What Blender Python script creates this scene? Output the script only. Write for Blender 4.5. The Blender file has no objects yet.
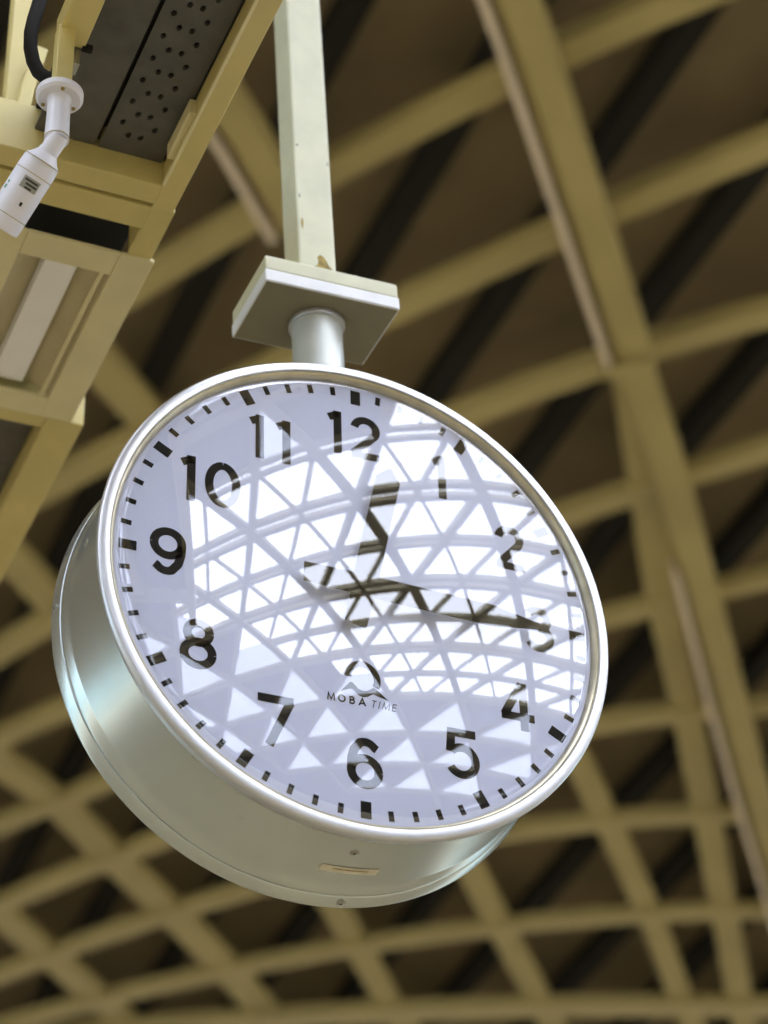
import bpy, bmesh, math, random
from mathutils import Vector, Matrix
random.seed(7)
S = bpy.context.scene
COL = S.collection
EYE = 1.6                                   # camera height above the platform; most heights below are measured from the eye
PI = math.pi

# ------------------------------------------------------------------ materials
def nt(name):
    m = bpy.data.materials.new(name); m.use_nodes = True
    t = m.node_tree; t.nodes.clear()
    o = t.nodes.new('ShaderNodeOutputMaterial')
    return m, t, o

def paint(name, col, rough=.5, metal=0., var=.12, scale=14., col2=None, spots=None, spot_scale=60., spot_amt=.62, coat=0., bump=0., spec=.5):
    """painted / metal surface with a little procedural wear"""
    m, t, o = nt(name)
    b = t.nodes.new('ShaderNodeBsdfPrincipled')
    b.inputs['Roughness'].default_value = rough; b.inputs['Metallic'].default_value = metal
    b.inputs['Coat Weight'].default_value = coat
    b.inputs['Specular IOR Level'].default_value = spec
    tc = t.nodes.new('ShaderNodeTexCoord')
    n = t.nodes.new('ShaderNodeTexNoise'); n.inputs['Scale'].default_value = scale; n.inputs['Detail'].default_value = 6
    t.links.new(tc.outputs['Object'], n.inputs['Vector'])
    r = t.nodes.new('ShaderNodeValToRGB')
    c2 = col2 or [c * (1 - var * 2) for c in col]
    r.color_ramp.elements[0].position = .32; r.color_ramp.elements[0].color = (*c2, 1)
    r.color_ramp.elements[1].position = .62; r.color_ramp.elements[1].color = (*col, 1)
    t.links.new(n.outputs['Fac'], r.inputs['Fac'])
    out = r.outputs['Color']
    if spots:
        n2 = t.nodes.new('ShaderNodeTexNoise'); n2.inputs['Scale'].default_value = spot_scale; n2.inputs['Detail'].default_value = 4
        t.links.new(tc.outputs['Object'], n2.inputs['Vector'])
        r2 = t.nodes.new('ShaderNodeValToRGB')
        r2.color_ramp.elements[0].position = spot_amt; r2.color_ramp.elements[0].color = (0, 0, 0, 1)
        r2.color_ramp.elements[1].position = spot_amt + .06; r2.color_ramp.elements[1].color = (1, 1, 1, 1)
        t.links.new(n2.outputs['Fac'], r2.inputs['Fac'])
        mx = t.nodes.new('ShaderNodeMix'); mx.data_type = 'RGBA'
        t.links.new(r2.outputs['Color'], mx.inputs['Factor'])
        t.links.new(out, mx.inputs['A']); mx.inputs['B'].default_value = (*spots, 1)
        out = mx.outputs['Result']
    t.links.new(out, b.inputs['Base Color'])
    if bump:
        bp = t.nodes.new('ShaderNodeBump'); bp.inputs['Strength'].default_value = bump; bp.inputs['Distance'].default_value = .002
        t.links.new(n.outputs['Fac'], bp.inputs['Height']); t.links.new(bp.outputs['Normal'], b.inputs['Normal'])
    t.links.new(b.outputs['BSDF'], o.inputs['Surface'])
    return m

def pane_glass(name, gain=2.0):
    """one thin sheet: see-through plus the mirror reflection of its two faces"""
    m, t, o = nt(name)
    tr = t.nodes.new('ShaderNodeBsdfTransparent'); tr.inputs['Color'].default_value = (.97, .98, .985, 1)
    gl = t.nodes.new('ShaderNodeBsdfGlossy'); gl.inputs['Roughness'].default_value = 0.0
    f = t.nodes.new('ShaderNodeLayerWeight'); f.inputs['Blend'].default_value = .5      # Facing = 1 - cos, the same from both sides
    pw = t.nodes.new('ShaderNodeMath'); pw.operation = 'POWER'; pw.inputs[1].default_value = 5
    mu = t.nodes.new('ShaderNodeMath'); mu.operation = 'MULTIPLY_ADD'; mu.use_clamp = True
    mu.inputs[1].default_value = 1 - .043*gain; mu.inputs[2].default_value = .043*gain
    mx = t.nodes.new('ShaderNodeMixShader')
    t.links.new(f.outputs['Facing'], pw.inputs[0]); t.links.new(pw.outputs[0], mu.inputs[0]); t.links.new(mu.outputs[0], mx.inputs['Fac'])
    t.links.new(tr.outputs[0], mx.inputs[1]); t.links.new(gl.outputs[0], mx.inputs[2])
    t.links.new(mx.outputs[0], o.inputs['Surface'])
    return m

def frosted(name, col):
    m, t, o = nt(name)
    a = t.nodes.new('ShaderNodeBsdfTranslucent'); a.inputs['Color'].default_value = (*col, 1)
    d = t.nodes.new('ShaderNodeBsdfDiffuse'); d.inputs['Color'].default_value = (.7, .72, .75, 1)
    n = t.nodes.new('ShaderNodeTexNoise'); n.inputs['Scale'].default_value = 1.5
    mx = t.nodes.new('ShaderNodeMixShader'); mx.inputs['Fac'].default_value = .2
    t.links.new(a.outputs[0], mx.inputs[1]); t.links.new(d.outputs[0], mx.inputs[2])
    t.links.new(mx.outputs[0], o.inputs['Surface'])
    return m

M = {}
M['beam'] = paint('roof_beam_paint', (.475, .41, .185), .55, var=.07, scale=1.2)
M['beam_lit_edge'] = paint('roof_beam_lit_edge', (.84, .75, .64), .5, var=.05, scale=2.)  # pinkish cream that paints the light on the girders' left side
M['lattice'] = paint('lattice_paint', (.50, .44, .27), .5, var=.04, scale=1.)
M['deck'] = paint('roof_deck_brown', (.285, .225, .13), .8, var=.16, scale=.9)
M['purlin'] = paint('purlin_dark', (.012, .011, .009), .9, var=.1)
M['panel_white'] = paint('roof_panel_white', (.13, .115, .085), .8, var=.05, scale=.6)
M['frost'] = frosted('frosted_roof_glazing', (.86, .88, .92))
M['floor'] = paint('platform_concrete', (.36, .29, .17), .8, var=.08, scale=.7)
M['gantry'] = paint('gantry_yellow_paint', (.62, .53, .22), .42, var=.06, scale=9., bump=.1)
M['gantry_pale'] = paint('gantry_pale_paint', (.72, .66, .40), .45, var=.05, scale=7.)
M['tray'] = paint('grey_tray_metal', (.105, .10, .085), .6, metal=0., var=.14, scale=22., bump=.2)
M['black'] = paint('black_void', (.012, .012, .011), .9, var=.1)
M['post'] = paint('post_cream_paint', (.55, .555, .40), .42, var=.05, scale=20., spots=(.42, .37, .17), spot_scale=38., spot_amt=.70, bump=.25)
M['plate_low'] = paint('plate_white_paint', (.70, .72, .76), .3, var=.04, scale=25., spots=(.55, .5, .42), spot_scale=80., spot_amt=.70)
M['stub'] = paint('stub_silver_paint', (.60, .63, .60), .42, metal=.45, var=.03, scale=20.)
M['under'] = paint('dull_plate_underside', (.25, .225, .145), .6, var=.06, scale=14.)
M['rust'] = paint('rust_stain', (.36, .27, .07), .8, var=.3, scale=90., spots=(.12, .07, .03), spot_scale=140., spot_amt=.6)
M['silver'] = paint('silver_clock_paint', (.62, .675, .645), .25, metal=.85, var=.04, scale=6., spots=(.38, .37, .30), spot_scale=55., spot_amt=.74)
M['chrome'] = paint('bezel_silver', (.56, .565, .575), .34, metal=.7, var=.03, scale=9., spots=(.45, .43, .36), spot_scale=70., spot_amt=.74)
M['lip'] = paint('bezel_lip_brass', (.55, .50, .36), .3, metal=.6, var=.12, scale=30.)
M['dial'] = paint('dial_white', (.60, .63, .82), .6, var=.008, scale=2.)
M['ink'] = paint('dial_ink_black', (.016, .015, .014), .85, var=.05, spec=.08)
M['hand'] = paint('hand_black', (.014, .014, .012), .8, var=.05, spec=.1)
M['glass'] = pane_glass('clock_glass', 3.3)
M['seam'] = paint('dark_seam', (.05, .05, .045), .7)
M['screw'] = paint('screw_steel', (.45, .43, .36), .35, metal=.8)
M['sticker'] = paint('pale_sticker', (.72, .68, .55), .5, var=.08, scale=60.)
M['cam'] = paint('camera_white', (.72, .72, .80), .35, var=.02, scale=20., spots=(.50, .42, .25), spot_scale=95., spot_amt=.72)
M['cam_seam'] = paint('camera_seam', (.40, .34, .18), .6)
M['cam_label'] = paint('camera_label_grey', (.30, .30, .27), .5)
M['label_ink'] = paint('label_ink', (.03, .03, .03), .6)
M['green'] = paint('green_mark', (.12, .30, .14), .6)
M['hose'] = paint('black_hose', (.016, .015, .014), .75, var=.1, spec=.12)
M['tube'] = paint('tube_cover_white', (.92, .92, .94), .5, var=.01)
M['trough'] = paint('trough_beige', (.50, .44, .27), .45, var=.05)

# ------------------------------------------------------------------ mesh helpers
def link(name, bm, mat, parent=None, smooth=False, loc=None, bevel=0.):
    me = bpy.data.meshes.new(name)
    bmesh.ops.recalc_face_normals(bm, faces=bm.faces[:])
    bm.to_mesh(me); bm.free()
    o = bpy.data.objects.new(name, me); COL.objects.link(o)
    if mat: me.materials.append(M[mat])
    if smooth:
        for p in me.polygons: p.use_smooth = True
        try: me.set_sharp_from_angle(angle=math.radians(38))
        except Exception: pass
    if loc: o.location = loc
    if parent: o.parent = parent
    if bevel:
        b = o.modifiers.new('bevel', 'BEVEL'); b.width = bevel; b.segments = 2; b.limit_method = 'ANGLE'; b.angle_limit = .6
    return o

def tag(o, label, cat, group=None, kind=None):
    o['label'] = label; o['category'] = cat
    if group: o['group'] = group
    if kind: o['kind'] = kind
    return o

def empty(name, loc, label, cat, group=None):
    o = bpy.data.objects.new(name, None); COL.objects.link(o); o.location = loc; o.empty_display_size = .1
    return tag(o, label, cat, group)

def box(bm, x0, x1, y0, y1, z0, z1):
    v = [bm.verts.new(p) for p in ((x0,y0,z0),(x1,y0,z0),(x1,y1,z0),(x0,y1,z0),(x0,y0,z1),(x1,y0,z1),(x1,y1,z1),(x0,y1,z1))]
    for f in ((0,3,2,1),(4,5,6,7),(0,1,5,4),(1,2,6,5),(2,3,7,6),(3,0,4,7)): bm.faces.new([v[i] for i in f])
    return bm

def sweep(bm, path, prof, up=Vector((0,0,1))):
    """closed profile (side, up) carried along a polyline"""
    path = [Vector(p) for p in path]; rings = []
    for i, p in enumerate(path):
        a = path[max(i-1,0)]; b = path[min(i+1,len(path)-1)]
        t = (b-a).normalized(); s = t.cross(up).normalized(); u = s.cross(t).normalized()
        rings.append([bm.verts.new(p + s*x + u*y) for x, y in prof])
    n = len(prof)
    for A, B in zip(rings, rings[1:]):
        for i in range(n): bm.faces.new((A[i], A[(i+1)%n], B[(i+1)%n], B[i]))
    bm.faces.new(rings[0][::-1]); bm.faces.new(rings[-1])
    return bm

def rect(w, h, dx=0, dy=0): return [(-w/2+dx,dy),(w/2+dx,dy),(w/2+dx,h+dy),(-w/2+dx,h+dy)]

def tube(bm, path, r, n=16, up=Vector((0,.3,1))):
    path = [Vector(p) for p in path]; rs = r if isinstance(r, (list, tuple)) else [r]*len(path); rings = []
    for i, p in enumerate(path):
        a = path[max(i-1,0)]; b = path[min(i+1,len(path)-1)]
        t = (b-a).normalized(); s = t.cross(up)
        if s.length < 1e-3: s = t.cross(Vector((1,0,0)))
        s.normalize(); u = s.cross(t).normalized()
        rings.append([bm.verts.new(p + (s*math.cos(q)+u*math.sin(q))*rs[i]) for q in (2*PI*k/n for k in range(n))])
    for A, B in zip(rings, rings[1:]):
        for i in range(n): bm.faces.new((A[i], A[(i+1)%n], B[(i+1)%n], B[i]))
    bm.faces.new(rings[0][::-1]); bm.faces.new(rings[-1])
    return bm

def lathe_y(bm, prof, n=160, closed=False):
    """profile (r, y) turned about the y axis"""
    rings = []
    for r, y in prof:
        if r < 1e-6: rings.append([bm.verts.new((0,y,0))]); continue
        rings.append([bm.verts.new((r*math.sin(2*PI*k/n), y, r*math.cos(2*PI*k/n))) for k in range(n)])
    pr = list(zip(rings, rings[1:]))
    if closed: pr.append((rings[-1], rings[0]))
    for A, B in pr:
        if len(A) == 1 and len(B) == 1: continue
        for i in range(n):
            j = (i+1) % n
            if len(A) == 1: bm.faces.new((A[0], B[j], B[i]))
            elif len(B) == 1: bm.faces.new((A[i], A[j], B[0]))
            else: bm.faces.new((A[i], A[j], B[j], B[i]))
    return bm

def ribbon(bm, pts, w, y, ox, oz, sc, th=.0004):
    """flat stroke of width w following pts, standing in the dial plane (x, z), y towards the viewer"""
    P = [Vector((p[0], p[1])) for p in pts]; n = len(P); L, Rr = [], []
    for i in range(n):
        d0 = (P[i]-P[i-1]).normalized() if i else (P[1]-P[0]).normalized()
        d1 = (P[i+1]-P[i]).normalized() if i < n-1 else d0
        n0 = Vector((-d0.y, d0.x)); n1 = Vector((-d1.y, d1.x)); m = (n0+n1)
        m = n0 if m.length < 1e-4 else m.normalized()
        k = w/2/max(.45, m.dot(n0))
        L.append(P[i]+m*k); Rr.append(P[i]-m*k)
    def v(q, yy): return bm.verts.new((ox+q.x*sc, yy, oz+q.y*sc))
    F = [[v(q, y-th) for q in L], [v(q, y-th) for q in Rr], [v(q, y) for q in L], [v(q, y) for q in Rr]]
    for i in range(n-1):
        bm.faces.new((F[0][i],F[0][i+1],F[1][i+1],F[1][i]))
        bm.faces.new((F[0][i],F[2][i],F[2][i+1],F[0][i+1]))
        bm.faces.new((F[1][i],F[1][i+1],F[3][i+1],F[3][i]))
    for i in (0, n-1): bm.faces.new((F[0][i],F[1][i],F[3][i],F[2][i]))

def poly_y(bm, pts, y, th):
    """flat polygon in (x, z) with a little thickness towards the viewer"""
    a = [bm.verts.new((x, y-th, z)) for x, z in pts]; b = [bm.verts.new((x, y, z)) for x, z in pts]
    bm.faces.new(a); bm.faces.new(b[::-1]); n = len(pts)
    for i in range(n): bm.faces.new((a[i], b[i], b[(i+1)%n], a[(i+1)%n]))

def arc(cx, cy, rx, ry, a0, a1, n=22):
    return [(cx+rx*math.cos(math.radians(a0+(a1-a0)*k/n)), cy+ry*math.sin(math.radians(a0+(a1-a0)*k/n))) for k in range(n+1)]

# ------------------------------------------------------------------ camera
Rm = ((.91911,-.20118,-.33878),(-.393,-.52953,-.75177),(-.02816,.82409,-.56575))
cd = bpy.data.cameras.new('camera'); cam = bpy.data.objects.new('camera', cd); COL.objects.link(cam)
mw = Matrix([[*Rm[i], 0] for i in range(3)] + [[0,0,0,1]]); mw.translation = (0, 0, EYE)
cam.matrix_world = mw
cd.sensor_fit = 'HORIZONTAL'; cd.sensor_width = 36; cd.lens = 36*2310/768
cd.clip_end = 500; cd.clip_start = .05
cd.dof.use_dof = True; cd.dof.focus_distance = 3.34; cd.dof.aperture_fstop = 4.1
S.camera = cam

# ------------------------------------------------------------------ light: daylight of a bright sky
W = bpy.data.worlds.new('sky'); S.world = W; W.use_nodes = True
t = W.node_tree; t.nodes.clear()
o = t.nodes.new('ShaderNodeOutputWorld'); bg = t.nodes.new('ShaderNodeBackground')
tc = t.nodes.new('ShaderNodeTexCoord'); sx = t.nodes.new('ShaderNodeSeparateXYZ'); rp = t.nodes.new('ShaderNodeValToRGB')
t.links.new(tc.outputs['Generated'], sx.inputs[0]); t.links.new(sx.outputs['Z'], rp.inputs['Fac'])
e = rp.color_ramp.elements
e[0].position = 0.0; e[0].color = (.09, .135, .155, 1)
e[1].position = .36; e[1].color = (.86, .91, 1.06, 1)
q = e.new(.12); q.color = (.22, .31, .38, 1)
bg.inputs['Strength'].default_value = 8.0
t.links.new(rp.outputs['Color'], bg.inputs['Color']); t.links.new(bg.outputs[0], o.inputs['Surface'])

S.view_settings.view_transform = 'Standard'; S.view_settings.look = 'None'
S.view_settings.exposure = 0.0; S.view_settings.gamma = 1.0; S.view_settings.use_curve_mapping = False
S.cycles.use_denoising = True
S.cycles.max_bounces = 10; S.cycles.diffuse_bounces = 6; S.cycles.transparent_max_bounces = 12
S.cycles.caustics_reflective = False; S.cycles.caustics_refractive = False

# ------------------------------------------------------------------ the hall: platform and shallow curved roof
def rz(x, y): return EYE + 12. - (x*x + (y-8)**2)/300.

bm = bmesh.new()
box(bm, -90, 90, -90, 90, -.3, 0)
fl = link('floor', bm, 'floor'); fl['kind'] = 'structure'
tag(fl, 'beige concrete platform floor below the clock', 'floor', kind='structure')

YB = 1.5                                   # solid deck beyond this line, triangulated roof lights before it
bm = bmesh.new()
nx, ny = 44, 34; x0, x1, y0, y1 = -30., 36., YB, 52.
V = [[bm.verts.new((x0+(x1-x0)*i/nx, y0+(y1-y0)*j/ny, rz(x0+(x1-x0)*i/nx, y0+(y1-y0)*j/ny)+.62)) for j in range(ny+1)] for i in range(nx+1)]
for i in range(nx):
    for j in range(ny): bm.faces.new((V[i][j],V[i+1][j],V[i+1][j+1],V[i][j+1]))
r = bmesh.ops.extrude_face_region(bm, geom=bm.faces[:])
for v in r['geom']:
    if isinstance(v, bmesh.types.BMVert): v.co.z += .08
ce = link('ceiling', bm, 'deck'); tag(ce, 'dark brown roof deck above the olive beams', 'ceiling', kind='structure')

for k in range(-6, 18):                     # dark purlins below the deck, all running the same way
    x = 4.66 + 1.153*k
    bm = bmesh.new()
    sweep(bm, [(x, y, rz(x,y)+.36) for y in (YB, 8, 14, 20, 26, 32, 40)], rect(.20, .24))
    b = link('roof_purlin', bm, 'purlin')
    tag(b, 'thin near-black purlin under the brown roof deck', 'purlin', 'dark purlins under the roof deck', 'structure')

def beam(name, pts, w, h, label, group, drop=0., mat='beam', prof=None):
    bm = bmesh.new()
    sweep(bm, [(x, y, rz(x,y)+drop) for x, y in pts], prof or rect(w, h))
    b = link(name, bm, mat, bevel=.012)
    return tag(b, label, 'beam', group, 'structure')

def quad(c, xa, xb, n=14): return [(xa+(xb-xa)*k/n, c[0]*(xa+(xb-xa)*k/n)**2 + c[1]*(xa+(xb-xa)*k/n) + c[2]) for k in range(n+1)]

ARCH = [   # plan curve of every cross beam, width, label
 ((.1326,-3.0846,23.8994), 2.4, 8.6, .29, 'broad olive roof beam passing behind the hanging post, topmost on the right'),
 ((.0492,-2.2146,24.6446), 2.2, 10.2, .29, 'olive roof beam coming out right behind the square plate of the post'),
 ((.1234,-3.2221,30.723), 2.8, 11., .29, 'olive roof beam that meets the pink-edged girder at its lower joint'),
 ((.0318,-1.8787,28.6586), 2.8, 13., .27, 'olive roof beam disappearing behind the clock beside its numeral 1'),
 ((.042,-1.9522,31.0567), 3.0, 14., .25, 'olive roof beam disappearing behind the clock beside its numeral 3'),
 ((.0832,-2.5585,35.3841), 3.4, 13.5, .28, 'olive roof beam disappearing behind the clock beside its numeral 4'),
 ((.0814,-2.5061,37.2893), 3.6, 14.5, .27, 'olive roof beam emerging right of the clock beneath its rim'),
 ((.0433,-1.6826,35.2232), 4.0, 17., .27, 'faint olive roof beam running just under the whole clock'),
 ((.0100,-.7405,30.95), 4.0, 19., .46, 'lowest olive roof beam along the bottom edge'),
]
for c, xa, xb, w, lab in ARCH:
    beam('roof_beam', quad(c, xa, xb), w*.86, .15, lab, 'cross beams of the roof')
beam('roof_beam', quad((.05,-1.5,36.2), 4., 20.), .4, .3, 'roof beam just out of sight below the lowest one', 'cross beams of the roof')
beam('roof_beam', quad((.06,-2.3,17.6), 2.2, 9.), .3, .3, 'roof beam just out of sight above the topmost one', 'cross beams of the roof')

DIAG = [
 ([(7.91,12.66),(8.9,14.16),(9.88,15.67),(10.92,17.1),(11.71,18.23),(13.1,20.23),(14.6,22.4),(15.6,23.9)], .30, 'olive diagonal roof member falling steeply past the right of the clock'),
 ([(8.75,16.75),(10.52,18.61),(11.59,19.81),(12.69,21.08),(13.68,22.31),(15.4,24.3)], .27, 'olive diagonal roof member emerging below numeral 4 at the right of the clock'),
 ([(8.9,19.2),(10.4,21.0),(11.25,22.01),(12.12,23.02),(14.,25.2)], .29, 'olive diagonal roof member emerging from under the clock right of its lowest point'),
 ([(7.9,20.7),(9.19,22.17),(9.87,23.01),(10.67,24.0),(12.6,26.2)], .29, 'olive diagonal roof member emerging from under the clock below numeral 6'),
 ([(3.3,19.2),(4.95,20.81),(5.74,21.35),(6.58,22.15),(7.81,23.24),(8.73,24.12),(9.7,25.1),(11.4,26.8)], .36, 'long olive diagonal roof member curving across the lower left'),
 ([(3.9,22.0),(5.78,23.74),(6.5,24.35),(7.65,25.4),(9.6,27.2)], .34, 'olive diagonal roof member cutting the bottom left corner'),
 ([(3.2,16.6),(4.09,17.44),(4.63,17.95),(6.95,20.1)], .34, 'olive diagonal roof member meeting the left edge beside the clock'),
 ([(3.4,14.0),(4.07,14.63),(4.67,15.16),(7.05,17.3)], .34, 'olive diagonal roof member vanishing behind the upper left of the clock rim'),
]
for pts, w, lab in DIAG: beam('diagonal_beam', pts, w, .15, lab, 'diagonal members of the roof', drop=.02)

# girders with an added pale strip, the lit side face put into its colour
def girder(pts, w, lab, strip=None, drop=-.30):
    bm = bmesh.new()
    prof = [(-w/2,.08),(-w/2+.06,.08),(-w/2+.06,0),(w/2,0),(w/2,.24),(-w/2,.24)]
    sweep(bm, [(x, y, rz(x,y)+drop) for x, y in pts], prof)
    g = link('roof_girder', bm, 'beam', bevel=.012); tag(g, lab, 'girder', 'girders with a pale edge', 'structure')
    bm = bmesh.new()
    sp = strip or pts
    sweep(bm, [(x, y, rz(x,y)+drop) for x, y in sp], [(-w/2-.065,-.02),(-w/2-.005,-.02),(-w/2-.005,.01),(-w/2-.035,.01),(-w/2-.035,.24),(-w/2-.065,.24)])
    link('lit_edge_strip', bm, 'beam_lit_edge', g)['label'] = 'pale pinkish strip painting the lit side face'
    return g
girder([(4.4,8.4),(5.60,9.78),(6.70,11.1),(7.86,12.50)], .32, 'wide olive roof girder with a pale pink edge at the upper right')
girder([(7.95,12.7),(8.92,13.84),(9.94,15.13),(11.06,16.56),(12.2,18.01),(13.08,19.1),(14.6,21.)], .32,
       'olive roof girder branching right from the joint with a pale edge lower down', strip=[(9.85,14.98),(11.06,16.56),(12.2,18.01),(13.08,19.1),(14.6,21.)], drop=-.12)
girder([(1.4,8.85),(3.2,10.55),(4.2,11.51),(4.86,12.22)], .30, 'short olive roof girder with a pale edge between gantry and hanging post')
for (x, y) in ((7.86, 12.58),):
    bm = bmesh.new(); box(bm, -.22, .22, -.03, .05, -.06, .30)
    j = link('joint_plate', bm, 'beam', loc=(x, y, rz(x,y)-.30), bevel=.01); j.rotation_euler.z = math.radians(-40)
    tag(j, 'olive joint plate closing the lower end of the pink-edged girder', 'plate', kind='structure')

# ---- triangulated roof lights behind the viewer (what the clock glass mirrors)
POLY = [(-.6,-15.9),(-.5,-11.4),(3.6,-5.6),(5.6,-1.0),(7.0,0.1),(10.1,-1.2),(14.6,-5.3),(18.6,-10.0),(15.5,-15.2),(10.5,-18.9),(4.0,-18.9)]
def inside(x, y):
    r = False
    for (ax, ay), (bx, by) in zip(POLY, POLY[1:]+POLY[:1]):
        if (ay > y) != (by > y) and x < (bx-ax)*(y-ay)/(by-ay)+ax: r = not r
    return r
a = math.radians(50); u = Vector((math.cos(a), math.sin(a))); w_ = Vector((-math.cos(a), math.sin(a)))
SD = 4.3; O = Vector((5.3, -6.5))
def lp(i, j): return O + u*(SD*i) + w_*(SD*j)
bo, bf = bmesh.new(), bmesh.new()
def inreg(p): return p.y < YB+.1 and p.y > -52 and -34 < p.x < 44
def face3(bm, P):
    A = [bm.verts.new((p.x, p.y, rz(p.x,p.y)+.22)) for p in P]; B = [bm.verts.new((p.x, p.y, rz(p.x,p.y)+.26)) for p in P]
    bm.faces.new(A); bm.faces.new(B[::-1])
    for k in range(3): bm.faces.new((A[k], B[k], B[(k+1)%3], A[(k+1)%3]))
def cen(T): return (T[0]+T[1]+T[2])/3
MID = Vector((8, -9))
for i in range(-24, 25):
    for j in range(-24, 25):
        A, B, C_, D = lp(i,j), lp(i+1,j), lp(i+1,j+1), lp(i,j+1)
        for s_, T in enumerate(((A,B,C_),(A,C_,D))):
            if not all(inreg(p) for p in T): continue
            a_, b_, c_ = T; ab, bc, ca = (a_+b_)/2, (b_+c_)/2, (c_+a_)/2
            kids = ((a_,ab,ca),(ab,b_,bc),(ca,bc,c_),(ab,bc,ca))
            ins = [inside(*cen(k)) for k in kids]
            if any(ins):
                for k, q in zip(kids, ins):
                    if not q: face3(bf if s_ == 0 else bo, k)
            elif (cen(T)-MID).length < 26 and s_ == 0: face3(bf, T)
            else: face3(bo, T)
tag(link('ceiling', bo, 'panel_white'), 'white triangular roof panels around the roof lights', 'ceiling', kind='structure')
tag(link('window_1', bf, 'frost'), 'frosted triangular roof lights', 'window', kind='structure')

def runs(pts, test):
    out, cur = [], []
    for p in pts:
        if test(p): cur.append(p)
        else:
            if len(cur) > 1: out.append(cur)
            cur = []
    if len(cur) > 1: out.append(cur)
    return out
def lattice(pts, w, h, twin=False):
    path = [(p.x, p.y, rz(p.x,p.y)) for p in pts]
    bm = bmesh.new()
    if twin:
        q = w/2; sweep(bm, path, rect(q, h, -q)); sweep(bm, path, rect(q, h, q))
    else: sweep(bm, path, rect(w, h))
    b = link('lattice_beam', bm, 'lattice')
    tag(b, 'pale steel lattice beam of the roof light mirrored in the clock glass', 'beam', 'lattice beams of the roof light', 'structure')
near = lambda p: inreg(p) and (p - MID).length < 28
fine = lambda p: inside(p.x, p.y) or any(inside(p.x+dx, p.y+dy) for dx, dy in ((.7,0),(-.7,0),(0,.7),(0,-.7)))
for k in range(-16, 17):
    for r_ in runs([lp(i, k) for i in range(-16,17)], near): lattice(r_, .50, .22, True)
    for r_ in runs([lp(k, j) for j in range(-16,17)], near): lattice(r_, .42, .22)
    for r_ in runs([lp(i, i+k) for i in range(-24,25)], near): lattice(r_, .22, .2)
for k in range(-16, 16):
    h = k+.5
    for r_ in runs([lp(i/2, h) for i in range(-32,33)], fine): lattice(r_, .34, .16, True)
    for r_ in runs([lp(h, j/2) for j in range(-32,33)], fine): lattice(r_, .15, .16)
    for r_ in runs([lp(i/2, i/2+h) for i in range(-48,49)], fine): lattice(r_, .12, .14)

# ------------------------------------------------------------------ the clock
CX, CY, CZ = 1.1294, 2.5997, 1.8051+EYE
U = .354
clock = empty('station_clock', (CX, CY, CZ), 'round silver station clock with a white dial hanging from the cream post', 'clock')
# drum
bm = bmesh.new()
lathe_y(bm, [(.372,.016),(.388,.018),(.3885,.03),(.3882,.164),(.3888,.1675),(.3938,.1815),(.3940,.1878),(.387,.1882),(.387,.1915)])
link('drum', bm, 'silver', clock, True)
bm = bmesh.new()
lathe_y(bm, [(.386,.1885),(.3885,.1885),(.3885,.1915),(.386,.1915)], closed=True)
link('seam', bm, 'seam', clock, True)['label'] = 'dark seam before the rear bezel'
# rear bezel
bm = bmesh.new()
lathe_y(bm, [(.387,.1905),(.3935,.1905),(.3950,.1915),(.4008,.2115),(.4006,.2155),(.398,.2185),(.386,.221),(.377,.219),(.377,.214)])
link('rear_bezel', bm, 'silver', clock, True)
bm = bmesh.new(); lathe_y(bm, [(0,.214),(.378,.214),(.378,.218),(0,.218)])
link('rear_dial', bm, 'dial', clock)
# front bezel
bm = bmesh.new()
lathe_y(bm, [(.3885,.022),(.3915,.013),(.3965,.004),(.3995,-.001),(.4008,-.005),(.4004,-.0095),(.3985,-.0125),(.3955,-.0138),(.3865,-.0150),(.3845,-.0145),(.3835,-.0125),(.3835,.006),(.3885,.006)])
fb = link('front_bezel', bm, 'chrome', clock, True)
bm = bmesh.new()
lathe_y(bm, [(.3838,-.011),(.3815,-.0125),(.379,-.011),(.3755,-.004),(.3750,.003),(.3838,.003)], closed=True)
link('inner_lip', bm, 'lip', fb, True)['label'] = 'brownish inner lip of the bezel'
# dial
bm = bmesh.new(); lathe_y(bm, [(0,0),(.379,0),(.379,.004),(0,.004)])
dial = link('dial', bm, 'dial', clock)
# numerals
ST = .165
G = {
 '0': ([arc(0,0,.265,.42,90,450,40)], .36),
 '1': ([[(.03,-.5),(.03,.5)],[(.06,.435),(-.15,.325)]], .17),
 '2': ([arc(0,.20,.225,.22,172,-32,22)+[(-.25,-.40)],[(-.30,-.42),(.29,-.42)]], .30),
 '3': ([arc(0,.215,.20,.205,150,-90,22),arc(0,-.195,.235,.225,90,-152,24)], .30),
 '4': ([[(.10,.48),(-.28,-.215)],[(-.335,-.22),(.335,-.22)],[(.125,.5),(.125,-.5)]], .33),
 '5': ([[(.29,.42),(-.225,.42)],[(-.185,.49),(-.225,.02)],arc(0,-.145,.265,.275,140,-150,26)], .31),
 '6': ([arc(0,-.165,.26,.255,0,360,36),[(.235,.30)]+arc(.02,.20,.21,.22,35,120,10)+[(-.20,.24),(-.25,.05),(-.262,-.16)]], .33),
 '7': ([[(-.33,.42),(.34,.42)],[(.28,.40),(-.115,-.5)]], .34),
 '8': ([arc(0,.225,.205,.20,0,360,32),arc(0,-.19,.26,.235,0,360,32)], .33),
}
G['9'] = ([[(-x,-y) for x,y in s] for s in G['6'][0]], .33)
NPOS = {12:(.0,.793),1:(.392,.677),2:(.705,.382),3:(.815,-.003),4:(.690,-.402),5:(.424,-.674),6:(0,-.794),7:(-.374,-.676),8:(-.696,-.397),9:(-.832,.006),10:(-.650,.386),11:(-.391,.676)}
NH = .224
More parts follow.
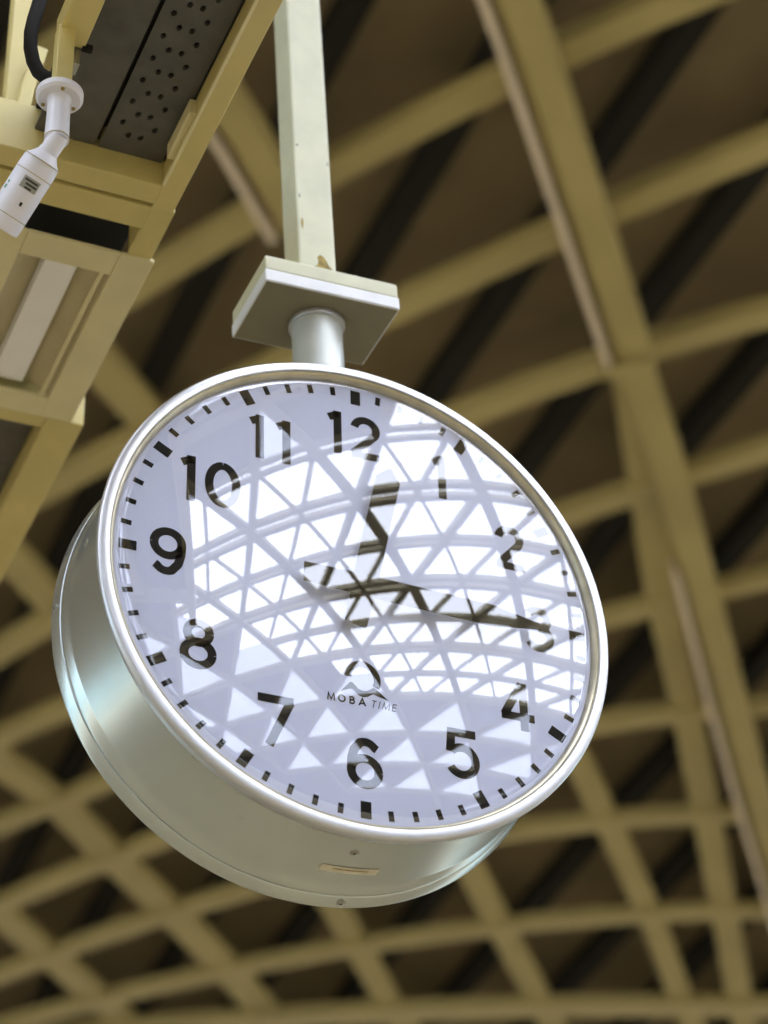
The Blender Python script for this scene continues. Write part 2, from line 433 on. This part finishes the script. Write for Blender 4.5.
for n, (x, z) in NPOS.items():
    bm = bmesh.new(); sdig = str(n)
    adv = {12:.165, 10:.155, 11:.115}.get(n, 0)
    for k, ch in enumerate(sdig):
        dx = (k-.5)*adv if len(sdig) == 2 else 0
        if n == 10: dx = -.098 if k == 0 else .046
        if n == 12: dx = -.093 if k == 0 else .043
        if n == 11: dx = -.058 if k == 0 else .062
        for st in G[ch][0]: ribbon(bm, st, ST, 0., (x+dx)*U, z*U, NH*U)
    link('numeral', bm, 'ink', dial)['label'] = 'black numeral %d' % n
for k in range(60):
    bm = bmesh.new(); an = 2*PI*k/60; hour = k % 5 == 0
    ra, rb, hw = (.962,1.036,.0225) if hour else (.992,1.036,.0115)
    s, c = math.sin(an), math.cos(an)
    poly_y(bm, [((s*r_+c*q)*U, (c*r_-s*q)*U) for r_, q in ((ra,-hw),(ra,hw),(rb,hw),(rb,-hw))], 0, .0004)
    link('hour_mark' if hour else 'minute_mark', bm, 'ink', dial)
# maker's mark: arch over a double wave, and the lettering
bm = bmesh.new()
ribbon(bm, arc(.0,-.412,.064,.066,-28,180,24), .030, 0, 0, 0, U)
wave_t = [(-.097,-.487),(-.055,-.438),(-.045,-.438)] + arc(.0,-.452,.045,.022,160,380,1)[:0] + [(-.02,-.462),(0,-.468),(.02,-.464),(.045,-.446),(.055,-.448),(.110,-.492)]
wave_b = [(.060,-.480),(.045,-.474),(.02,-.492),(0,-.497),(-.02,-.492),(-.045,-.466),(-.055,-.468)]
poly_y(bm, [(x*U, z*U) for x, z in wave_t + wave_b], 0, .0004)
link('maker_emblem', bm, 'ink', dial)
LT = {'M':[[(-.42,-.5),(-.34,.45),(0,-.40),(.34,.45),(.42,-.5)]], 'O':[arc(0,0,.40,.42,0,360,24)], 'B':[[(-.25,-.5),(-.25,.5)],[(-.3,.43),(.02,.43)]+arc(.02,.235,.19,.195,90,-90,10)+[(-.25,.04)],[(-.25,.04),(.05,.04)]+arc(.05,-.195,.22,.235,90,-90,10)+[(-.3,-.43)]],
      'A':[[(-.40,-.5),(0,.45),(.40,-.5)],[(-.24,-.2),(.24,-.2)]], 'T':[[(-.3,.44),(.3,.44)],[(0,.44),(0,-.5)]], 'I':[[(0,-.5),(0,.5)]],
      'E':[[(-.22,-.5),(-.22,.5)],[(-.22,.44),(.25,.44)],[(-.22,.0),(.2,.0)],[(-.22,-.44),(.25,-.44)]]}
bm = bmesh.new(); LH = .034
for word, xs, wt, sl in (('MOBA',(-.138,-.092,-.048,-.004),.20,0.),('TIME',(.046,.070,.100,.135),.10,.22)):
    for ch, lx in zip(word, xs):
        for st in LT[ch]: ribbon(bm, [(px+py*sl, py) for px, py in st], wt, 0, lx*U, -.520*U, LH*U)
link('maker_lettering', bm, 'ink', dial)
# hands
def hand(name, deg, y, tail, tip, sh, hw, th=.0022):
    an = math.radians(deg); s, c = math.sin(an), math.cos(an)
    bm = bmesh.new()
    pts = [(-tail,-hw*.86),(-tail,hw*.86),(0,hw),(sh,hw),(tip,.006),(tip,-.006),(sh,-hw),(0,-hw)]
    poly_y(bm, [((s*a_+c*b_)*U, (c*a_-s*b_)*U) for a_, b_ in pts], y, th)
    return link(name, bm, 'hand', clock)
hand('hour_hand', 12.4, -.0130, .19, .645, .585, .055)
hand('minute_hand', 92.0, -.0185, .27, .835, .57, .052)
bm = bmesh.new(); lathe_y(bm, [(0,-.023),(.010,-.023),(.012,-.021),(.012,0)], 40); link('hand_arbor', bm, 'hand', clock, True)
# domed glass
bm = bmesh.new()
SAG = .0436
prof = [(0.,-.008-SAG)] + [(r_, -.008-SAG*(1-(r_/.371)**2)) for r_ in [.371*k/40 for k in range(1,41)]] + [(.3732,-.006),(.3750,-.002)]
lathe_y(bm, prof, 192)
gl = link('glass', bm, 'glass', clock, True); gl['label'] = 'clear domed glass mirroring the roof lattice'
# stub pipe and collar (the neck of the clock leans a little with the post)
LEAN = math.radians(-1.9)
neck = Matrix.Rotation(LEAN, 4, 'Y')
bm = bmesh.new(); tube(bm, [neck @ Vector((0,.106,.36)), neck @ Vector((0,.106,.570))], .0415, 48, Vector((0,1,0)))
link('stub_pipe', bm, 'stub', clock, True)
bm = bmesh.new()
rp_ = [(.0415,.5645),(.0455,.565),(.0465,.568),(.0465,.5725),(.0455,.5755)]
rings = [[bm.verts.new(neck @ Vector((r_*math.cos(2*PI*k/48), .106+r_*math.sin(2*PI*k/48), h_))) for k in range(48)] for r_, h_ in rp_]
for A, B in zip(rings, rings[1:]):
    for k in range(48): bm.faces.new((A[k],A[(k+1)%48],B[(k+1)%48],B[k]))
link('collar', bm, 'chrome', clock, True)
# screws and the sticker on the drum
def on_drum(deg, r, y): a_ = math.radians(deg); return Vector((r*math.sin(a_), y, r*math.cos(a_))), Vector((math.sin(a_),0,math.cos(a_)))
for deg, r_, y in ((-81,.3885,.105),(-89.5,.3982,.203),(179,.3885,.060),(173.5,.3982,.203),(60,.3885,.105),(-30,.3885,.105)):
    p, nrm = on_drum(deg, r_, y)
    bm = bmesh.new(); tube(bm, [p-nrm*.002, p+nrm*.0012, p+nrm*.0022], [.0062,.0062,.004], 14, Vector((0,1,.1)))
    s_ = link('screw', bm, 'screw', clock, True); 
    bm = bmesh.new(); tube(bm, [p+nrm*.0015, p+nrm*.0026], .0024, 8, Vector((0,1,.1))); link('socket', bm, 'seam', s_)
bm = bmesh.new()
for k in range(8):
    A = [on_drum(183.2-13*q/8, .3890, y)[0] for q in (k,k+1) for y in (.107,.126)]
    bm.faces.new([bm.verts.new(A[i]) for i in (0,1,3,2)])
st_ = link('sticker', bm, 'sticker', clock); st_['label'] = 'pale rectangular sticker under the drum'
bm = bmesh.new()
for k in range(6):
    A = [on_drum(180.5-8*q/6, .3893, y)[0] for q in (k,k+1) for y in (.1135,.1165)]
    bm.faces.new([bm.verts.new(A[i]) for i in (0,1,3,2)])
link('sticker_print', bm, 'rust', st_)
# cable gland on top of the drum
bm = bmesh.new(); p, nrm = on_drum(12, .388, .15)
tube(bm, [p, p+nrm*.02, p+nrm*.021, p+nrm*.038, p+nrm*.042], [.007,.007,.012,.012,.006], 14, Vector((0,1,0)))
g_ = link('cable_gland', bm, 'hose', clock, True); g_['label'] = 'small dark gland on top of the drum'

# ------------------------------------------------------------------ hanging post
post = empty('hanging_post', (CX-.001, CY, CZ), 'cream square steel post with a flat square plate carrying the clock', 'post')
post.rotation_euler.y = LEAN
PZ = .577
bm = bmesh.new(); box(bm, -.1165,.1165,.0285,.1855,PZ,PZ+.0245); link('lower_plate', bm, 'plate_low', post, bevel=.0025)['label'] = 'white lower plate'
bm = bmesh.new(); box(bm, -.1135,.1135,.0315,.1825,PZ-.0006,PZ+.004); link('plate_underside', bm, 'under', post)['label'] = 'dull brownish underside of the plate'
bm = bmesh.new(); box(bm, -.115,.115,.030,.184,PZ+.0255,PZ+.053); link('upper_plate', bm, 'post', post, bevel=.0025)
bm = bmesh.new(); box(bm, -.112,.112,.033,.181,PZ+.02,PZ+.03); link('plate_gap', bm, 'seam', post)
bm = bmesh.new(); box(bm, -.0370,.0285,.0745,.1395,PZ+.052,PZ+9.6); link('square_tube', bm, 'post', post, bevel=.004)
random.seed(3)
def stain(pts, mat, name):
    bm = bmesh.new(); poly_y(bm, pts, .0747, .0006); return link(name, bm, mat, post)
stain([(-.016,PZ+.080),(-.012,PZ+.092),(-.006,PZ+.095),(-.003,PZ+.104),(-.005,PZ+.113),(.0,PZ+.120),(.006,PZ+.117),(.011,PZ+.109),(.014,PZ+.101),(.020,PZ+.095),(.0235,PZ+.080)], 'rust', 'rust_stain')
stain([(-.030,PZ+.192),(-.0275,PZ+.190),(-.0262,PZ+.183),(-.0272,PZ+.175),(-.0285,PZ+.166),(-.0308,PZ+.178)], 'rust', 'rust_stain')
stain([(-.032,PZ+.244),(-.0303,PZ+.244),(-.0300,PZ+.236),(-.0318,PZ+.236)], 'seam', 'paint_chip')
stain([(.0225,PZ+.330),(.0238,PZ+.330),(.0240,PZ+.322),(.0226,PZ+.322)], 'seam', 'paint_chip')
stain([(-.0325,PZ+.355),(-.0300,PZ+.357),(-.0290,PZ+.353),(-.0315,PZ+.351)], 'seam', 'paint_chip')

# ------------------------------------------------------------------ overhead gantry beside the clock
GZ = 2.5+EYE
gan = empty('overhead_gantry', (.65, 2.6, GZ), 'yellow painted overhead steel gantry with grey cable trays left of the clock', 'gantry')
def gb(name, mat, *boxes, bevel=.002, label=None):
    bm = bmesh.new()
    for b in boxes: box(bm, b[0]-.65, b[1]-.65, b[2]-2.6, b[3]-2.6, b[4]-2.5, b[5]-2.5)
    o_ = link(name, bm, mat, gan, bevel=bevel)
    if label: o_['label'] = label
    return o_
gb('side_rail', 'gantry', (.812,.848,.6,2.665,2.5,2.62), label='right hand rail nearest the clock')
gb('side_rail', 'gantry', (.812,.852,2.665,2.79,2.503,2.62))
gb('side_rail', 'gantry', (.815,.882,3.262,7.5,2.5,2.62), label='far rail running on behind the light')
gb('side_rail', 'gantry', (.43,.47,.6,7.5,2.5,2.62))
gb('cross_bar', 'gantry', (.47,.813,2.611,2.655,2.5,2.60))
gb('cross_bar', 'gantry', (.47,.813,2.667,2.722,2.503,2.60))
gb('cross_bar', 'gantry', (.47,.815,3.264,3.30,2.503,2.60))
gb('cross_bar', 'gantry', (.47,.815,4.4,4.45,2.503,2.60))
gb('cross_bar', 'gantry', (.47,.813,.9,.95,2.503,2.60))
gb('flat_tray', 'tray', (.600,.697,1.0,2.610,2.548,2.556), label='plain dark grey tray')
gb('flat_tray', 'tray', (.47,.815,3.30,4.4,2.552,2.56), label='dark grey tray beyond the light')
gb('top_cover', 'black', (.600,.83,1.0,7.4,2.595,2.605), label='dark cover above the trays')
gb('rail_edge_highlight', 'gantry_pale', (.8095,.8145,1.0,2.606,2.497,2.503), bevel=.001, label='pale strip painting the highlight on the rail edge')  # thin added strip, the bevel highlight put into its colour
gb('rail_tab', 'gantry_pale', (.801,.813,2.45,2.56,2.512,2.542), label='small pale tab on the rail')
gb('tray_edge', 'black', (.8085,.8125,1.0,2.604,2.546,2.556), (.6965,.7035,1.0,2.604,2.557,2.56), label='dark gap along the tray')
# perforated tray with real staggered holes
bm = bmesh.new()
cols = [(.7035,.7315,.723,.0245),(.7315,.7495,.740,0.),(.7495,.7675,.760,0.),(.7675,.8085,.7755,.0245)]
for xa, xb, xc, off in cols:
    k = 0; y = 1.0+off; 
    edges = []
    while y < 2.586:
        ya, yb = y-.0245, (y+.0245 if y+.0735 < 2.61 else 2.61)
        sq = [(xa,ya),(xc,ya),(xb,ya),(xb,y),(xb,yb),(xc,yb),(xa,yb),(xa,y)]
        rr = (.0046,.0066)
        hole = [(xc+rr[0]*math.sin(math.radians(an)), y-rr[1]*math.cos(math.radians(an))) for an in (-45,0,45,90,135,180,225,270)]
        A = [bm.verts.new((a_-.65, b_-2.6, .048)) for a_, b_ in sq]; B = [bm.verts.new((a_-.65, b_-2.6, .048)) for a_, b_ in hole]
        Cc = [bm.verts.new((a_-.65, b_-2.6, .056)) for a_, b_ in hole]
        for i in range(8):
            bm.faces.new((A[i],A[(i+1)%8],B[(i+1)%8],B[i])); bm.faces.new((B[i],B[(i+1)%8],Cc[(i+1)%8],Cc[i]))
        y += .049
pt = link('perforated_tray', bm, 'tray', gan); pt['label'] = 'grey tray with rows of small holes'
# hangers and brace at the far left
gb('hanger', 'gantry', (.576,.610,2.73,2.76,2.60,4.2))
gb('hanger', 'gantry', (.445,.470,2.60,2.64,2.60,4.2))
gb('hanger', 'gantry', (.815,.845,1.2,1.24,2.6,13.4))
gb('hanger', 'gantry', (.44,.47,1.2,1.24,2.6,13.4))
gb('hanger', 'gantry', (.83,.86,6.0,6.04,2.6,14.0))
gb('hanger', 'gantry', (.44,.47,6.0,6.04,2.6,14.0))
bm = bmesh.new(); sweep(bm, [(.622-.65,.095,.32),(.604-.65,.095,.22),(.583-.65,.095,.0)], rect(.022,.02), Vector((0,1,0)))
link('brace', bm, 'gantry', gan, bevel=.002)

# ------------------------------------------------------------------ batten light in the gantry
lt = empty('ceiling_light', (.72, 3.02, GZ), 'unlit strip light in a beige trough under the gantry', 'light')
def lb(name, mat, build, label=None, bevel=.002):
    bm = bmesh.new(); build(bm); bmesh.ops.translate(bm, verts=bm.verts[:], vec=(-.72,-3.02,-2.5))
    o_ = link(name, bm, mat, lt, bevel=bevel)
    if label: o_['label'] = label
    return o_
def frame(bm):
    box(bm, .58,.644,2.788,3.26,2.498,2.506); box(bm, .80,.858,2.788,3.26,2.498,2.506)
    box(bm, .644,.80,2.788,2.845,2.498,2.506); box(bm, .644,.80,3.205,3.26,2.498,2.506); box(bm, .848,.858,2.85,3.26,2.506,2.56)
lb('frame', 'gantry_pale', frame)
def trough(bm):
    for x0_, x1_, z0_, z1_ in ((.644,.690,2.502,2.535),(.80,.754,2.502,2.535)):
        v = [bm.verts.new(p) for p in ((x0_,2.845,z0_),(x0_,3.205,z0_),(x1_,3.205,z1_),(x1_,2.845,z1_),(x0_,2.845,z0_+.004),(x0_,3.205,z0_+.004),(x1_,3.205,z1_+.004),(x1_,2.845,z1_+.004))]
        for f in ((0,1,2,3),(4,5,6,7),(0,1,5,4),(1,2,6,5),(2,3,7,6),(3,0,4,7)): bm.faces.new([v[i] for i in f])
    box(bm, .68,.764,2.86,3.205,2.547,2.551)
lb('reflector', 'trough', trough)
lb('diffuser', 'tube', lambda bm: box(bm, .694,.750,2.848,3.203,2.520,2.545), 'long white diffuser strip')
def bars(bm): box(bm, .783,.790,2.846,3.204,2.500,2.508)
lb('reflector_bead', 'gantry_pale', bars, 'pale bead along the trough')

# ------------------------------------------------------------------ security camera and the arm it hangs from
arm = empty('camera_arm', (.588, 2.37, 2.5+EYE), 'yellow square tube arm ending above the white security camera', 'bracket')
def ab(name, mat, *b, bevel=.0015):
    bm = bmesh.new(); box(bm, b[0]-.588, b[1]-.588, b[2]-2.37, b[3]-2.37, b[4]-2.5, b[5]-2.5); return link(name, bm, mat, arm, bevel=bevel)
ab('box_tube', 'gantry', .566,.610,1.0,2.372,2.5,2.546)
ab('drop_bar', 'gantry', .562,.587,2.338,2.362,2.380,2.503)
ab('clamp', 'screw', .596,.606,2.375,2.40,2.470,2.520)
ab('clamp_bolt', 'hose', .606,.622,2.365,2.375,2.497,2.507)

CB = Vector((.573, 2.35, 2.372+EYE))
sc = empty('security_camera', CB, 'white bullet security camera hanging from a round flange at the upper left', 'camera')
def ct(name, mat, path, r, n=32, label=None, parent=None):
    bm = bmesh.new(); tube(bm, [Vector(p) for p in path], r, n, Vector((0,1,.01)))
    o_ = link(name, bm, mat, parent or sc, True)
    if label: o_['label'] = label
    return o_
fl_ = ct('mount_flange', 'cam', [(0,0,.008),(0,0,.004),(0,0,-.005),(0,0,-.009)], [.030,.034,.034,.030])
for an in (20, 140, 265):
    a_ = math.radians(an); ct('flange_screw', 'rust', [(.025*math.cos(a_),.025*math.sin(a_),-.008),(.025*math.cos(a_),.025*math.sin(a_),-.0105)], .003, 10, parent=fl_)
ct('neck', 'cam', [(0,0,-.008),(0,0,-.012),(0,0,-.030),(0,0,-.083),(0,0,-.088)], [.0185,.0165,.0165,.0175,.0172])
ct('neck_ring', 'cam_seam', [(0,0,-.0835),(0,0,-.0860)], .0179)
ax = Vector((-.48,1.0,-1)).normalized()
J = Vector((-.002, 0, -.092))
B0 = J + ax*.030 + Vector((-.001,0,0))
ct('swivel', 'cam', [J+ax*-.012, J, J+ax*.012, B0+ax*-.012], [.013,.0145,.014,.0155], 24)
def bp(d, r_): return (B0+ax*d, r_)
prof = [(-.014,.014),(-.004,.021),(.0,.0255),(.003,.0268),(.018,.0275),(.104,.0275),(.112,.0268),(.113,.022),(.108,.021)]
body = ct('body', 'cam', [B0+ax*d_ for d_, _ in prof], [r_ for _, r_ in prof], 40)
for d_ in (.001, .023, .090): ct('body_seam', 'cam_seam', [B0+ax*d_, B0+ax*(d_+.0012)], .02785, 40, parent=body)
ct('lens_window', 'black', [B0+ax*.104, B0+ax*.109], .0205, 32)
# label on the body, curved with it
side = ax.cross(Vector((0,1,0))).normalized(); fwd = side.cross(ax).normalized()
if fwd.y > 0: fwd = -fwd
side = ax.cross(fwd).normalized()
if side.x < 0: side = -side
def on_body(d_, an, r_=.0279): a_ = math.radians(an); return B0 + ax*d_ + (fwd*math.cos(a_) + side*math.sin(a_))*r_
def patch(name, mat, d0, d1, a0, a1, r_, parent, n=8):
    bm = bmesh.new()
    for k in range(n):
        q = [on_body(d_, a0+(a1-a0)*kk/n, r_) for kk in (k,k+1) for d_ in (d0,d1)]
        bm.faces.new([bm.verts.new(q[i]) for i in (0,1,3,2)])
    return link(name, bm, mat, parent)
lab = patch('label_plate', 'cam_label', .030,.048,-12,42,.0280, body); lab['label'] = 'small grey maker label with dark print'
for d0, a0, a1 in ((.033,-6,36),(.0385,2,38),(.044,4,26)): patch('label_print', 'label_ink', d0, d0+.003, a0, a1, .0282, lab)
patch('label_mark', 'black', .066,.072, 18, 26, .0280, body)
patch('green_mark', 'green', .055,.061, -58, -48, .0280, body); patch('green_mark', 'green', .048,.052, -56, -48, .0280, body)
# drip edge under the body
# hose beside the arm
bm = bmesh.new()
HP = [(.549,2.40,2.655),(.545,2.40,2.607),(.538,2.40,2.562),(.535,2.40,2.532),(.5365,2.40,2.502),(.542,2.40,2.477),(.551,2.40,2.458),(.561,2.395,2.446),(.574,2.385,2.437)]
tube(bm, [Vector((x,y,z+EYE)) for x,y,z in HP], .0105, 14, Vector((0,1,0)))
ho = link('cable_hose', bm, 'hose', smooth=True); tag(ho, 'black cable hose looping down beside the camera arm', 'cable')
